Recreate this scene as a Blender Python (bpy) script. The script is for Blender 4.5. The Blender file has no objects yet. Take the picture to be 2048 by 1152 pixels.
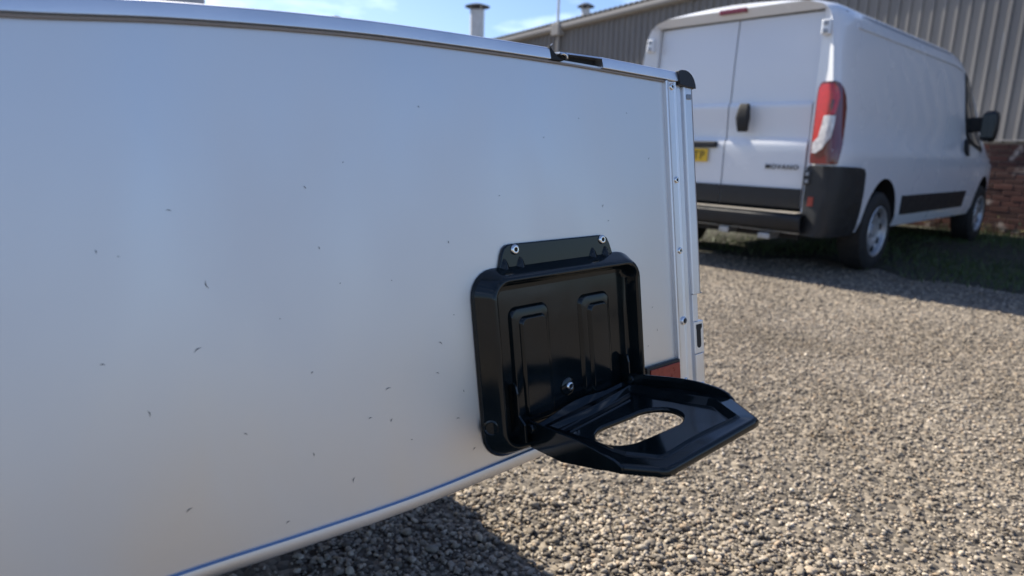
import bpy, bmesh, math, random
import numpy as np
from mathutils import Matrix, Vector

random.seed(7)
rng = np.random.default_rng(7)
S = bpy.context.scene
COL = S.collection
R = math.radians

# ------------------------------------------------------------------ camera
CAM = Vector((-6.13092, -2.94039, 0.95100))
ROT = Matrix(((0.7334739, 0.1212227, -0.6688206), (-0.6790553, 0.1741076, -0.7131412), (0.0299978, 0.9772367, 0.2100203)))
cd = bpy.data.cameras.new('camera')
cam = bpy.data.objects.new('camera', cd)
COL.objects.link(cam)
cam.matrix_world = Matrix.Translation(CAM) @ ROT.to_4x4()
cd.sensor_width = 36.0
cd.lens = 36.0 * 1300.0 / 2048.0
cd.clip_start = 0.02
cd.clip_end = 4000.0
cd.dof.use_dof = True
cd.dof.focus_distance = 0.82
cd.dof.aperture_fstop = 4.8
S.camera = cam

# ------------------------------------------------------------------ sky, sun, exposure
SUN_AZ = R(92.0)      # measured from +X towards +Y
SUN_EL = R(41.0)
w = bpy.data.worlds.new('World')
S.world = w
w.use_nodes = True
wn = w.node_tree.nodes
wl = w.node_tree.links
wn.clear()
sky = wn.new('ShaderNodeTexSky')
sky.sky_type = 'NISHITA'
sky.sun_disc = False
sky.sun_elevation = SUN_EL
sky.sun_rotation = R(90.0) - SUN_AZ
sky.air_density = 1.0
sky.dust_density = 0.9
sky.ozone_density = 2.0
# thin clouds drawn on the sky itself
tc = wn.new('ShaderNodeTexCoord')
mp = wn.new('ShaderNodeMapping')
mp.inputs['Scale'].default_value = (1.0, 1.0, 3.2)
nz = wn.new('ShaderNodeTexNoise')
nz.inputs['Scale'].default_value = 4.6
nz.inputs['Detail'].default_value = 6.0
nz.inputs['Roughness'].default_value = 0.55
rp = wn.new('ShaderNodeValToRGB')
rp.color_ramp.elements[0].position = 0.53
rp.color_ramp.elements[1].position = 0.80
rp.color_ramp.elements[0].color = (0, 0, 0, 1)
rp.color_ramp.elements[1].color = (0.7, 0.7, 0.7, 1)
mx = wn.new('ShaderNodeMix')
mx.data_type = 'RGBA'
mx.inputs['B'].default_value = (15.0, 15.4, 16.0, 1)
bg = wn.new('ShaderNodeBackground')
bg.inputs['Strength'].default_value = 0.070
wo = wn.new('ShaderNodeOutputWorld')
wl.new(tc.outputs['Generated'], mp.inputs['Vector'])
wl.new(mp.outputs['Vector'], nz.inputs['Vector'])
wl.new(nz.outputs['Fac'], rp.inputs['Fac'])
wl.new(rp.outputs['Color'], mx.inputs['Factor'])
wl.new(sky.outputs['Color'], mx.inputs['A'])
tint = wn.new('ShaderNodeMix')
tint.data_type = 'RGBA'
tint.blend_type = 'MULTIPLY'
tint.inputs['Factor'].default_value = 1.0
tint.inputs['B'].default_value = (.84, .96, 1.20, 1)
wl.new(mx.outputs['Result'], tint.inputs['A'])
wl.new(tint.outputs['Result'], bg.inputs['Color'])
wl.new(bg.outputs['Background'], wo.inputs['Surface'])

sd = bpy.data.lights.new('sun', 'SUN')
sd.energy = 5.0
sd.angle = R(0.53)
sd.color = (1.0, 0.92, 0.78)
sun = bpy.data.objects.new('sun', sd)
COL.objects.link(sun)
sv = Vector((math.cos(SUN_EL) * math.cos(SUN_AZ), math.cos(SUN_EL) * math.sin(SUN_AZ), math.sin(SUN_EL)))
sun.rotation_euler = sv.to_track_quat('Z', 'Y').to_euler()

S.view_settings.view_transform = 'Standard'
S.view_settings.look = 'None'
S.view_settings.exposure = 1.0
S.view_settings.gamma = 1.0
S.render.film_transparent = False
S.cycles.max_bounces = 6
S.cycles.use_denoising = True

# ------------------------------------------------------------------ materials
MATS = {}


def mat(name, col=(.5, .5, .5), rough=.5, metal=0.0, coat=0.0, spec=0.5, trans=0.0):
    if name in MATS:
        return MATS[name]
    m = bpy.data.materials.new(name)
    m.use_nodes = True
    b = m.node_tree.nodes['Principled BSDF']
    b.inputs['Base Color'].default_value = (*col, 1)
    b.inputs['Roughness'].default_value = rough
    b.inputs['Metallic'].default_value = metal
    b.inputs['Coat Weight'].default_value = coat
    b.inputs['Coat Roughness'].default_value = 0.06
    b.inputs['Specular IOR Level'].default_value = spec
    b.inputs['Transmission Weight'].default_value = trans
    MATS[name] = m
    return m


def nodes(m):
    return m.node_tree.nodes, m.node_tree.links, m.node_tree.nodes['Principled BSDF']


def vary(m, scale, lo, hi, rlo=None, rhi=None, bump=0.0, detail=5.0, coord='Object', stretch=(1, 1, 1), bscale=None, bdist=0.002):
    """noise between two colours, optional roughness range and bump"""
    n, l, b = nodes(m)
    t = n.new('ShaderNodeTexCoord')
    mpn = n.new('ShaderNodeMapping')
    mpn.inputs['Scale'].default_value = stretch
    z = n.new('ShaderNodeTexNoise')
    z.inputs['Scale'].default_value = scale
    z.inputs['Detail'].default_value = detail
    r = n.new('ShaderNodeValToRGB')
    r.color_ramp.elements[0].position = .32
    r.color_ramp.elements[1].position = .68
    r.color_ramp.elements[0].color = (*lo, 1)
    r.color_ramp.elements[1].color = (*hi, 1)
    l.new(t.outputs[coord], mpn.inputs['Vector'])
    l.new(mpn.outputs['Vector'], z.inputs['Vector'])
    l.new(z.outputs['Fac'], r.inputs['Fac'])
    l.new(r.outputs['Color'], b.inputs['Base Color'])
    if rlo is not None:
        mr = n.new('ShaderNodeMapRange')
        mr.inputs['From Min'].default_value = .3
        mr.inputs['From Max'].default_value = .7
        mr.inputs['To Min'].default_value = rlo
        mr.inputs['To Max'].default_value = rhi
        l.new(z.outputs['Fac'], mr.inputs['Value'])
        l.new(mr.outputs['Result'], b.inputs['Roughness'])
    if bump:
        z2 = n.new('ShaderNodeTexNoise')
        z2.inputs['Scale'].default_value = bscale or scale * 6
        z2.inputs['Detail'].default_value = 4
        l.new(mpn.outputs['Vector'], z2.inputs['Vector'])
        bp = n.new('ShaderNodeBump')
        bp.inputs['Strength'].default_value = bump
        bp.inputs['Distance'].default_value = bdist
        l.new(z2.outputs['Fac'], bp.inputs['Height'])
        l.new(bp.outputs['Normal'], b.inputs['Normal'])
    return m


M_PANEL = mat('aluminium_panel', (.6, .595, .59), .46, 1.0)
n, l, b = nodes(M_PANEL)
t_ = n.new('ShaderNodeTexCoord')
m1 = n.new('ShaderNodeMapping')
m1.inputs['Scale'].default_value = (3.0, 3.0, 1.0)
z1 = n.new('ShaderNodeTexNoise')          # slow patches, taller than wide; their tone stands in for soft reflections
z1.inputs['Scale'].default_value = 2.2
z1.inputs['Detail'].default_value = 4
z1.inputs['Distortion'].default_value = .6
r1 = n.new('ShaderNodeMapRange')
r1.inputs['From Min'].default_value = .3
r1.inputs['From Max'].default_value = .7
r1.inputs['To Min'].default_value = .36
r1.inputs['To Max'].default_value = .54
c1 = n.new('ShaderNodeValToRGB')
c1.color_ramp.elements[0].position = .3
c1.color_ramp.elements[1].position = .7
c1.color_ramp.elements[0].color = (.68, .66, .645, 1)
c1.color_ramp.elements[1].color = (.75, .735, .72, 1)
z2 = n.new('ShaderNodeTexNoise')          # gentle waviness of the sheet
z2.inputs['Scale'].default_value = 5.0
z2.inputs['Detail'].default_value = 1
z3 = n.new('ShaderNodeTexNoise')          # grain
z3.inputs['Scale'].default_value = 900
b1 = n.new('ShaderNodeBump')
b1.inputs['Strength'].default_value = .5
b1.inputs['Distance'].default_value = .006
b2 = n.new('ShaderNodeBump')
b2.inputs['Strength'].default_value = .06
b2.inputs['Distance'].default_value = .0004
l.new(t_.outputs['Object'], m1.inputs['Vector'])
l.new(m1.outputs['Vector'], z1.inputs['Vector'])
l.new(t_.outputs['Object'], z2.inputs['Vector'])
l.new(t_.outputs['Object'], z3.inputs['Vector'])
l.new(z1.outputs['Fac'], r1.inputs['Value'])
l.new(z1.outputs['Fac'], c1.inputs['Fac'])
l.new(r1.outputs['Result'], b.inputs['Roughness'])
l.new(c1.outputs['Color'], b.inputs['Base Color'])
l.new(z2.outputs['Fac'], b1.inputs['Height'])
l.new(z3.outputs['Fac'], b2.inputs['Height'])
l.new(b1.outputs['Normal'], b2.inputs['Normal'])
l.new(b2.outputs['Normal'], b.inputs['Normal'])
M_ALU = vary(mat('anodised_aluminium', rough=.36, metal=1.0), 14, (.74, .745, .76), (.84, .84, .85), .34, .46, .03, bscale=700, bdist=.0004)
M_ALUDARK = mat('aluminium_cut_face', (.30, .31, .33), .5, 1.0)
M_BLACKPAINT = vary(mat('gloss_black_paint', (.008, .010, .013), .12, 0, 0, .42), 30, (.004, .0075, .0085), (.008, .012, .013), .07, .15, .02, bscale=120, bdist=.0006)
M_BLACKPLASTIC = vary(mat('black_plastic', (.02, .02, .022), .5), 20, (.009, .009, .010), (.016, .016, .018), .4, .6)
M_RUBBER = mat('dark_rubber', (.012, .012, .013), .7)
M_CHROME = mat('bright_steel', (.78, .77, .75), .16, 1.0)
M_BADGE = mat('dark_badge', (.07, .072, .078), .3)
M_HOLE = mat('dark_hollow', (.006, .006, .007), .6)
M_BEAD = mat('beige_sealant_bead', (.30, .25, .21), .6)
M_BLUE = mat('blue_film_edge', (.15, .25, .44), .5)
M_REFLECT = vary(mat('red_reflector', (.14, .02, .015), .3), 200, (.26, .025, .016), (.36, .05, .028), .25, .4)
M_SCUFF = mat('dark_scuff', (.06, .06, .065), .6)
M_TREAD = vary(mat('dusty_sunlit_tread', (.34, .31, .27), .6), 40, (.27, .245, .21), (.38, .35, .30))  # black plastic tread: dust and sun glare both put into the colour
M_STEEL = vary(mat('galvanised_steel', rough=.5, metal=1.0), 30, (.34, .35, .36), (.5, .51, .52), .4, .6)
M_PLY = vary(mat('brown_ply_floor', rough=.7), 20, (.05, .035, .025), (.09, .06, .04))
M_VAN = vary(mat('white_van_paint', (.70, .71, .73), .3, 0, .55), 1.2, (.70, .725, .765), (.73, .75, .78), .25, .29)
M_VANPLASTIC = vary(mat('van_black_plastic', (.02, .021, .023), .55), 14, (.009, .010, .012), (.016, .017, .019), .45, .65, .15, bscale=260, bdist=.001)
M_GLASS = mat('dark_cab_glass', (.012, .014, .016), .04, 0, .5)
M_REDLENS = vary(mat('red_lamp_lens', (.42, .01, .012), .08, 0, .8), 60, (.42, .002, .006), (.58, .005, .008))
M_HIGHLENS = mat('brake_lens', (.22, .008, .012), .1, 0, .8)
M_DARKREDLENS = mat('dark_red_lens', (.12, .004, .008), .08, 0, .8)
M_CLEARLENS = vary(mat('clear_lamp_lens', (.6, .6, .62), .08, 0, .8), 40, (.42, .42, .45), (.72, .71, .72))
M_YELLOW = mat('yellow_number_plate', (.75, .46, .02), .35)
M_TYRE = vary(mat('tyre_rubber', (.014, .014, .015), .75), 40, (.011, .011, .012), (.024, .023, .022))
M_RIM = vary(mat('silver_steel_wheel', (.5, .51, .53), .4, .6), 20, (.42, .43, .45), (.55, .56, .58))
M_UNDER = mat('underbody_black', (.010, .010, .011), .8)
M_CLAD = vary(mat('grey_cladding', (.25, .24, .23), .55), 2.2, (.17, .16, .152), (.225, .212, .20), .5, .7, stretch=(1, 1, .25))
M_ROOF = vary(mat('fibre_cement_roof', (.15, .145, .14), .8), 4, (.10, .098, .095), (.19, .185, .17))
M_GUTTER = mat('grey_gutter', (.30, .285, .27), .6)
M_FLUE = vary(mat('flue_steel', (.5, .5, .5), .6, 0), 6, (.52, .525, .53), (.62, .625, .63))
M_FLUECAP = mat('flue_cap_dark', (.02, .026, .036), .5)
M_RENDER = vary(mat('grey_render', (.42, .42, .43), .8), 3, (.38, .38, .39), (.46, .46, .47))
M_MORTAR = vary(mat('mortar', (.30, .27, .24), .9), 30, (.10, .085, .075), (.20, .17, .15), bump=.3)

# bricks: one material, colour per object, pale efflorescence in blotches
M_BRICK = mat('red_brick', (.2, .08, .06), .85)
n, l, b = nodes(M_BRICK)
oi = n.new('ShaderNodeObjectInfo')
cr = n.new('ShaderNodeValToRGB')
cr.color_ramp.elements[0].color = (.042, .018, .016, 1)
cr.color_ramp.elements[1].color = (.100, .037, .029, 1)
geo = n.new('ShaderNodeNewGeometry')
bn = n.new('ShaderNodeTexNoise')
bn.inputs['Scale'].default_value = 4.2
bn.inputs['Detail'].default_value = 6
br = n.new('ShaderNodeValToRGB')
br.color_ramp.elements[0].position = .60
br.color_ramp.elements[1].position = .70
bm_ = n.new('ShaderNodeMix')
bm_.data_type = 'RGBA'
bm_.inputs['B'].default_value = (.30, .26, .24, 1)
l.new(oi.outputs['Random'], cr.inputs['Fac'])
l.new(geo.outputs['Position'], bn.inputs['Vector'])
l.new(bn.outputs['Fac'], br.inputs['Fac'])
l.new(br.outputs['Color'], bm_.inputs['Factor'])
l.new(cr.outputs['Color'], bm_.inputs['A'])
l.new(bm_.outputs['Result'], b.inputs['Base Color'])

# gravel stones: colour per stone
M_STONE = mat('gravel_stone', (.4, .37, .33), .85)
n, l, b = nodes(M_STONE)
g = n.new('ShaderNodeNewGeometry')
cr = n.new('ShaderNodeValToRGB')
e = cr.color_ramp.elements
e[0].position = 0.0
e[0].color = (.085, .074, .064, 1)
e[1].position = 1.0
e[1].color = (.66, .59, .49, 1)
for p_, c_ in ((.2, (.17, .146, .118)), (.42, (.345, .30, .242)), (.6, (.245, .222, .192)), (.8, (.50, .44, .36)), (.93, (.33, .25, .175))):
    k = e.new(p_)
    k.color = (*c_, 1)
ns = n.new('ShaderNodeTexNoise')
ns.inputs['Scale'].default_value = 160
ns.inputs['Detail'].default_value = 4
mm = n.new('ShaderNodeMix')
mm.data_type = 'RGBA'
mm.blend_type = 'MULTIPLY'
mm.inputs['Factor'].default_value = .5
l.new(g.outputs['Random Per Island'], cr.inputs['Fac'])
l.new(g.outputs['Position'], ns.inputs['Vector'])
l.new(cr.outputs['Color'], mm.inputs['A'])
nr = n.new('ShaderNodeMapRange')
nr.inputs['From Min'].default_value = .3
nr.inputs['From Max'].default_value = .7
nr.inputs['To Min'].default_value = .55
nr.inputs['To Max'].default_value = 1.25
l.new(ns.outputs['Fac'], nr.inputs['Value'])
cc = n.new('ShaderNodeCombineColor')
for i in range(3):
    l.new(nr.outputs['Result'], cc.inputs[i])
l.new(cc.outputs['Color'], mm.inputs['B'])
pb = n.new('ShaderNodeTexNoise')           # dirtier and cleaner patches of the yard
pb.inputs['Scale'].default_value = 1.7
pb.inputs['Detail'].default_value = 4
l.new(g.outputs['Position'], pb.inputs['Vector'])
pr = n.new('ShaderNodeValToRGB')
pr.color_ramp.elements[0].position = .35
pr.color_ramp.elements[1].position = .62
pr.color_ramp.elements[0].color = (.72, .68, .62, 1)
pr.color_ramp.elements[1].color = (1.08, 1.06, 1.04, 1)
l.new(pb.outputs['Fac'], pr.inputs['Fac'])
m2 = n.new('ShaderNodeMix')
m2.data_type = 'RGBA'
m2.blend_type = 'MULTIPLY'
m2.inputs['Factor'].default_value = 1.0
l.new(mm.outputs['Result'], m2.inputs['A'])
l.new(pr.outputs['Color'], m2.inputs['B'])
l.new(m2.outputs['Result'], b.inputs['Base Color'])
bp = n.new('ShaderNodeBump')
bp.inputs['Strength'].default_value = .5
bp.inputs['Distance'].default_value = .003
l.new(ns.outputs['Fac'], bp.inputs['Height'])
l.new(bp.outputs['Normal'], b.inputs['Normal'])

# ground sheet: fine gravel seen from afar, voronoi stones with relief
M_GROUND = mat('gravel_ground', (.3, .28, .25), .95)
n, l, b = nodes(M_GROUND)
g = n.new('ShaderNodeNewGeometry')
vo = n.new('ShaderNodeTexVoronoi')
vo.inputs['Scale'].default_value = 46
cr = n.new('ShaderNodeValToRGB')
e = cr.color_ramp.elements
e[0].color = (.075, .063, .051, 1)
e[1].color = (.285, .24, .187, 1)
k = e.new(.5)
k.color = (.168, .141, .109, 1)
sp = n.new('ShaderNodeSeparateColor')
l.new(g.outputs['Position'], vo.inputs['Vector'])
l.new(vo.outputs['Color'], sp.inputs['Color'])
l.new(sp.outputs[0], cr.inputs['Fac'])
big = n.new('ShaderNodeTexNoise')
big.inputs['Scale'].default_value = 1.1
big.inputs['Detail'].default_value = 5
l.new(g.outputs['Position'], big.inputs['Vector'])
mr = n.new('ShaderNodeMapRange')
mr.inputs['From Min'].default_value = .3
mr.inputs['From Max'].default_value = .7
mr.inputs['To Min'].default_value = .78
mr.inputs['To Max'].default_value = 1.12
l.new(big.outputs['Fac'], mr.inputs['Value'])
cc = n.new('ShaderNodeCombineColor')
for i in range(3):
    l.new(mr.outputs['Result'], cc.inputs[i])
mm = n.new('ShaderNodeMix')
mm.data_type = 'RGBA'
mm.blend_type = 'MULTIPLY'
mm.inputs['Factor'].default_value = 1
l.new(cr.outputs['Color'], mm.inputs['A'])
l.new(cc.outputs['Color'], mm.inputs['B'])
l.new(mm.outputs['Result'], b.inputs['Base Color'])
bp = n.new('ShaderNodeBump')
bp.invert = True
bp.inputs['Strength'].default_value = .9
bp.inputs['Distance'].default_value = .012
l.new(vo.outputs['Distance'], bp.inputs['Height'])
l.new(bp.outputs['Normal'], b.inputs['Normal'])

M_SOIL = vary(mat('turf_soil', (.05, .05, .03), .95), 5, (.016, .018, .009), (.045, .040, .027), bump=.6, coord='Object', bscale=60, bdist=.02)
M_GRASS = mat('grass_blade', (.05, .08, .02), .6)
n, l, b = nodes(M_GRASS)
g = n.new('ShaderNodeNewGeometry')
cr = n.new('ShaderNodeValToRGB')
cr.color_ramp.elements[0].color = (.028, .060, .012, 1)
cr.color_ramp.elements[1].color = (.085, .115, .030, 1)
l.new(g.outputs['Random Per Island'], cr.inputs['Fac'])
l.new(cr.outputs['Color'], b.inputs['Base Color'])
M_WEED = mat('pale_weed_leaf', (.25, .24, .10), .6)


# ------------------------------------------------------------------ helpers
def link(name, me, m=None, parent=None, smooth=False):
    o = bpy.data.objects.new(name, me)
    COL.objects.link(o)
    if m is not None and not me.materials:
        me.materials.append(m)
    if parent is not None:
        o.parent = parent
    if smooth:
        me.polygons.foreach_set('use_smooth', [True] * len(me.polygons))
    return o


def tag(o, label=None, cat=None, group=None, kind=None):
    for k_, v_ in (('label', label), ('category', cat), ('group', group), ('kind', kind)):
        if v_:
            o[k_] = v_
    return o


def empty(name, loc=(0, 0, 0), rz=0.0, mw=None):
    o = bpy.data.objects.new(name, None)
    o.empty_display_size = .1
    COL.objects.link(o)
    if mw is not None:
        o.matrix_world = mw
    else:
        o.location = loc
        o.rotation_euler = (0, 0, rz)
    return o


def mesh(name, verts, faces, m=None, parent=None, smooth=False, bevel=0.0, solid=0.0, seg=2, angle=None):
    me = bpy.data.meshes.new(name)
    me.from_pydata([tuple(v) for v in verts], [], [tuple(f) for f in faces])
    bmx = bmesh.new()
    bmx.from_mesh(me)
    bmesh.ops.remove_doubles(bmx, verts=bmx.verts, dist=1e-6)
    bmesh.ops.recalc_face_normals(bmx, faces=bmx.faces)
    bmx.to_mesh(me)
    bmx.free()
    o = link(name, me, m, parent, smooth)
    if solid:
        md = o.modifiers.new('solid', 'SOLIDIFY')
        md.thickness = abs(solid)
        md.offset = -1 if solid > 0 else 1
    if bevel:
        md = o.modifiers.new('bevel', 'BEVEL')
        md.width = bevel
        md.segments = seg
        md.limit_method = 'ANGLE'
        md.angle_limit = R(35)
    if angle is not None:
        try:
            me.set_sharp_from_angle(angle=R(angle))
        except Exception:
            pass
    return o


def box_vf(x0, x1, y0, y1, z0, z1):
    v = [(x, y, z) for x in (x0, x1) for y in (y0, y1) for z in (z0, z1)]
    f = [(0, 1, 3, 2), (4, 6, 7, 5), (0, 4, 5, 1), (2, 3, 7, 6), (0, 2, 6, 4), (1, 5, 7, 3)]
    return v, f


def box(name, x0, x1, y0, y1, z0, z1, m, parent=None, bevel=0.0, seg=2):
    v, f = box_vf(x0, x1, y0, y1, z0, z1)
    return mesh(name, v, f, m, parent, bevel=bevel, seg=seg)


def boxes(name, lst, m, parent=None, bevel=0.0):
    V, F = [], []
    for bx in lst:
        v, f = box_vf(*bx)
        o = len(V)
        V += v
        F += [tuple(i + o for i in q) for q in f]
    return mesh(name, V, F, m, parent, bevel=bevel)


def rings_vf(rings, close=True, cap0=False, cap1=False):
    """list of rings (each a list of points of equal length) -> lofted surface"""
    N = len(rings[0])
    V = [p for r_ in rings for p in r_]
    F = []
    for i in range(len(rings) - 1):
        for j in range(N if close else N - 1):
            a_, b_ = i * N + j, i * N + (j + 1) % N
            F.append((a_, b_, b_ + N, a_ + N))
    if cap0:
        F.append(tuple(range(N)))
    if cap1:
        F.append(tuple(range((len(rings) - 1) * N, len(rings) * N)))
    return V, F


def loft(name, rings, m, parent=None, close=True, cap0=False, cap1=False, smooth=True, angle=None, solid=0.0, bevel=0.0):
    v, f = rings_vf(rings, close, cap0, cap1)
    return mesh(name, v, f, m, parent, smooth, bevel=bevel, solid=solid, angle=angle)


def lathe(name, prof, axis, origin, m, parent=None, N=28, smooth=True, angle=40):
    """prof: (radius, offset along axis)"""
    ax = Vector(axis).normalized()
    t = Vector((0, 0, 1)) if abs(ax.z) < .9 else Vector((1, 0, 0))
    e1 = ax.cross(t).normalized()
    e2 = ax.cross(e1)
    o0 = Vector(origin)
    rings = []
    for r_, h_ in prof:
        rings.append([o0 + ax * h_ + (e1 * math.cos(2 * math.pi * i / N) + e2 * math.sin(2 * math.pi * i / N)) * max(r_, 1e-5) for i in range(N)])
    return loft(name, rings, m, parent, True, smooth=smooth, angle=angle)


def rr(x0, x1, z0, z1, r_, n_=6):
    """rounded rectangle outline, counter-clockwise"""
    out = []
    for cx, cz, a0 in ((x1 - r_, z1 - r_, 0), (x0 + r_, z1 - r_, 90), (x0 + r_, z0 + r_, 180), (x1 - r_, z0 + r_, 270)):
        for i in range(n_ + 1):
            t = R(a0 + 90 * i / n_)
            out.append((cx + r_ * math.cos(t), cz + r_ * math.sin(t)))
    return out


def crom(pts, x):
    """monotone-ish cubic interpolation through pts at x"""
    xs = [p[0] for p in pts]
    if x <= xs[0]:
        return pts[0][1]
    if x >= xs[-1]:
        return pts[-1][1]
    i = max(k_ for k_ in range(len(xs)) if xs[k_] <= x)
    i = min(i, len(xs) - 2)

    def slope(k_):
        if k_ == 0 or k_ == len(xs) - 1:
            return 0.0
        return (pts[k_ + 1][1] - pts[k_ - 1][1]) / (xs[k_ + 1] - xs[k_ - 1])
    h_ = xs[i + 1] - xs[i]
    t = (x - xs[i]) / h_
    m0, m1 = slope(i) * h_, slope(i + 1) * h_
    t2, t3 = t * t, t * t * t
    return (2 * t3 - 3 * t2 + 1) * pts[i][1] + (t3 - 2 * t2 + t) * m0 + (-2 * t3 + 3 * t2) * pts[i + 1][1] + (t3 - t2) * m1


# ------------------------------------------------------------------ setting: ground, gravel, turf
v = []
f = []
mesh('ground', [(-400, -400, 0), (400, -400, 0), (400, 400, 0), (-400, 400, 0)], [(0, 1, 2, 3)], M_GROUND)['kind'] = 'structure'

# ragged turf patch under and beside the van, up to the wall
ol = []
for i in range(40):
    t = i / 39
    y = 4.2 - 12.0 * t
    ol.append((-.15 - .25 * math.sin(y * 1.7) - .16 * math.sin(y * 4.3 + 1) + .08 * math.sin(y * 11), y, .004))
ol2 = [(p[0] + .35 + .1 * math.sin(p[1] * 7), p[1], .012) for p in ol]
ol3 = [(4.75 + .09 * (p[1] + 1) - .02, p[1], .012) for p in ol]
V = ol + ol2 + ol3
F = []
for rI in range(2):
    for i in range(39):
        a_ = rI * 40 + i
        F.append((a_, a_ + 1, a_ + 41, a_ + 40))
tag(mesh('lawn', V, F, M_SOIL), kind='structure')


def ico(sub):
    bmx = bmesh.new()
    bmesh.ops.create_icosphere(bmx, subdivisions=sub, radius=1.0)
    vs = np.array([q.co[:] for q in bmx.verts])
    fs = np.array([[q.index for q in ff.verts] for ff in bmx.faces])
    bmx.free()
    return vs, fs


def scatter_stones(name, label, pts, sizes, sub, zlift):
    vs, fs = ico(sub)
    nP, nV, nF = len(pts), len(vs), len(fs)
    # a few base shapes, then scaled and turned per stone
    shapes = []
    for s_ in range(24):
        d = rng.normal(size=(6, 3))
        d /= np.linalg.norm(d, axis=1)[:, None]
        rad = np.ones(nV)
        for q in range(6):
            cut = rng.uniform(.48, .9)
            dot = vs @ d[q]
            rad = np.minimum(rad, np.where(dot > 1e-3, cut / np.maximum(dot, 1e-3), 9))
        rad *= rng.uniform(.93, 1.07, nV)
        shapes.append(vs * rad[:, None])
    shapes = np.array(shapes)
    idx = rng.integers(0, 24, nP)
    base = shapes[idx]
    sc = np.stack([sizes * rng.uniform(.8, 1.35, nP), sizes * rng.uniform(.65, 1.0, nP), sizes * rng.uniform(.4, .75, nP)], 1)
    base = base * sc[:, None, :]
    ang = rng.uniform(0, 2 * np.pi, nP)
    tx = rng.normal(0, .35, nP)
    c, s_ = np.cos(tx), np.sin(tx)
    y = base[:, :, 1] * c[:, None] - base[:, :, 2] * s_[:, None]
    z = base[:, :, 1] * s_[:, None] + base[:, :, 2] * c[:, None]
    base[:, :, 1], base[:, :, 2] = y, z
    c, s_ = np.cos(ang), np.sin(ang)
    x = base[:, :, 0] * c[:, None] - base[:, :, 1] * s_[:, None]
    y = base[:, :, 0] * s_[:, None] + base[:, :, 1] * c[:, None]
    base[:, :, 0], base[:, :, 1] = x, y
    base[:, :, 0] += pts[:, 0][:, None]
    base[:, :, 1] += pts[:, 1][:, None]
    base[:, :, 2] += (sizes * .35 + zlift)[:, None]
    V_ = base.reshape(-1, 3).astype(np.float32)
    F_ = (fs[None] + (np.arange(nP) * nV)[:, None, None]).reshape(-1, 3).astype(np.int32)
    me = bpy.data.meshes.new(name)
    me.vertices.add(len(V_))
    me.vertices.foreach_set('co', V_.ravel())
    me.loops.add(len(F_) * 3)
    me.loops.foreach_set('vertex_index', F_.ravel())
    me.polygons.add(len(F_))
    me.polygons.foreach_set('loop_start', np.arange(len(F_), dtype=np.int32) * 3)
    me.polygons.foreach_set('use_smooth', np.ones(len(F_), dtype=bool))
    me.update()
    me.materials.append(M_STONE)
    o = link(name, me)
    tag(o, label, 'gravel', kind='stuff')
    return o


def wedge(r0, r1, dens, a0=-54, a1=20, soft=0.0):
    """points on the yard between two distances, spread over the side the yard is seen from"""
    base_dir = math.atan2(.7131, .6688)
    area = (R(a1 - a0) / 2) * (r1 * r1 - r0 * r0)
    n_ = int(area * dens)
    r_ = np.sqrt(rng.uniform(r0 * r0, r1 * r1, n_))
    t = base_dir + rng.uniform(R(a0), R(a1), n_)
    if soft:      # thin out towards the far rim
        k_ = rng.random(n_) < np.clip((r1 - r_) / soft, 0, 1)
        r_, t = r_[k_], t[k_]
    return np.stack([CAM.x + r_ * np.cos(t), CAM.y + r_ * np.sin(t)], 1)


pn = wedge(.95, 1.68, 11500)
scatter_stones('gravel', 'loose beige and grey gravel stones lying nearest under the trailer step', pn, (.0032 + .0062 * rng.random(len(pn)) ** 1.6) * np.where(rng.random(len(pn)) < .05, 1.6, 1), 2, rng.uniform(-.002, .005, len(pn)))
pf = np.concatenate([wedge(1.68, 4.6, 6300, soft=.9), wedge(.5, 3.6, 2600, -88, -54, soft=1.6), wedge(.5, 3.6, 2200, 20, 66, soft=1.6)])
scatter_stones('gravel', 'fine beige gravel covering the open yard behind the trailer', pf, (.0038 + .0056 * rng.random(len(pf)) ** 1.6) * np.where(rng.random(len(pf)) < .05, 1.4, 1), 1, rng.uniform(-.003, .004, len(pf)))
pf = wedge(4.0, 7.5, 1000, -60, 30, soft=2.2)
pf = pf[pf[:, 0] < 0.0]
scatter_stones('gravel', 'far gravel running up to the shadow beside the white van', pf, rng.uniform(.006, .012, len(pf)), 1, rng.uniform(-.004, .003, len(pf)))

# grass blades
nb = 42000
gx = rng.uniform(-.35, 4.7, nb)
gy = rng.uniform(-4.5, 3.5, nb)
dn = np.sin(gx * 2.3 + 1.3 * np.sin(gy * 1.9)) + np.sin(gy * 2.9 + gx) * .7
keep = (rng.random(nb) < np.clip(.5 + .4 * dn, .08, 1)) & (rng.random(nb) < np.clip((gx + .45) / .9, 0, 1)) & (gx < 4.6 + .09 * (gy + 1))
gx, gy = gx[keep], gy[keep]
nb = len(gx)
hh = rng.uniform(.025, .085, nb) * np.where(gx > 4.3, 2.0, 1)
an = rng.uniform(0, np.pi, nb)
wd = rng.uniform(.003, .006, nb)
lx, ly = rng.normal(0, .025, nb), rng.normal(0, .025, nb)
V = np.zeros((nb, 3, 3), np.float32)
V[:, 0] = np.stack([gx - wd * np.cos(an), gy - wd * np.sin(an), np.full(nb, .01)], 1)
V[:, 1] = np.stack([gx + wd * np.cos(an), gy + wd * np.sin(an), np.full(nb, .01)], 1)
V[:, 2] = np.stack([gx + lx, gy + ly, hh], 1)
me = bpy.data.meshes.new('grass')
me.vertices.add(nb * 3)
me.vertices.foreach_set('co', V.ravel())
me.loops.add(nb * 3)
me.loops.foreach_set('vertex_index', np.arange(nb * 3, dtype=np.int32))
me.polygons.add(nb)
me.polygons.foreach_set('loop_start', np.arange(nb, dtype=np.int32) * 3)
me.update()
me.materials.append(M_GRASS)
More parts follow.
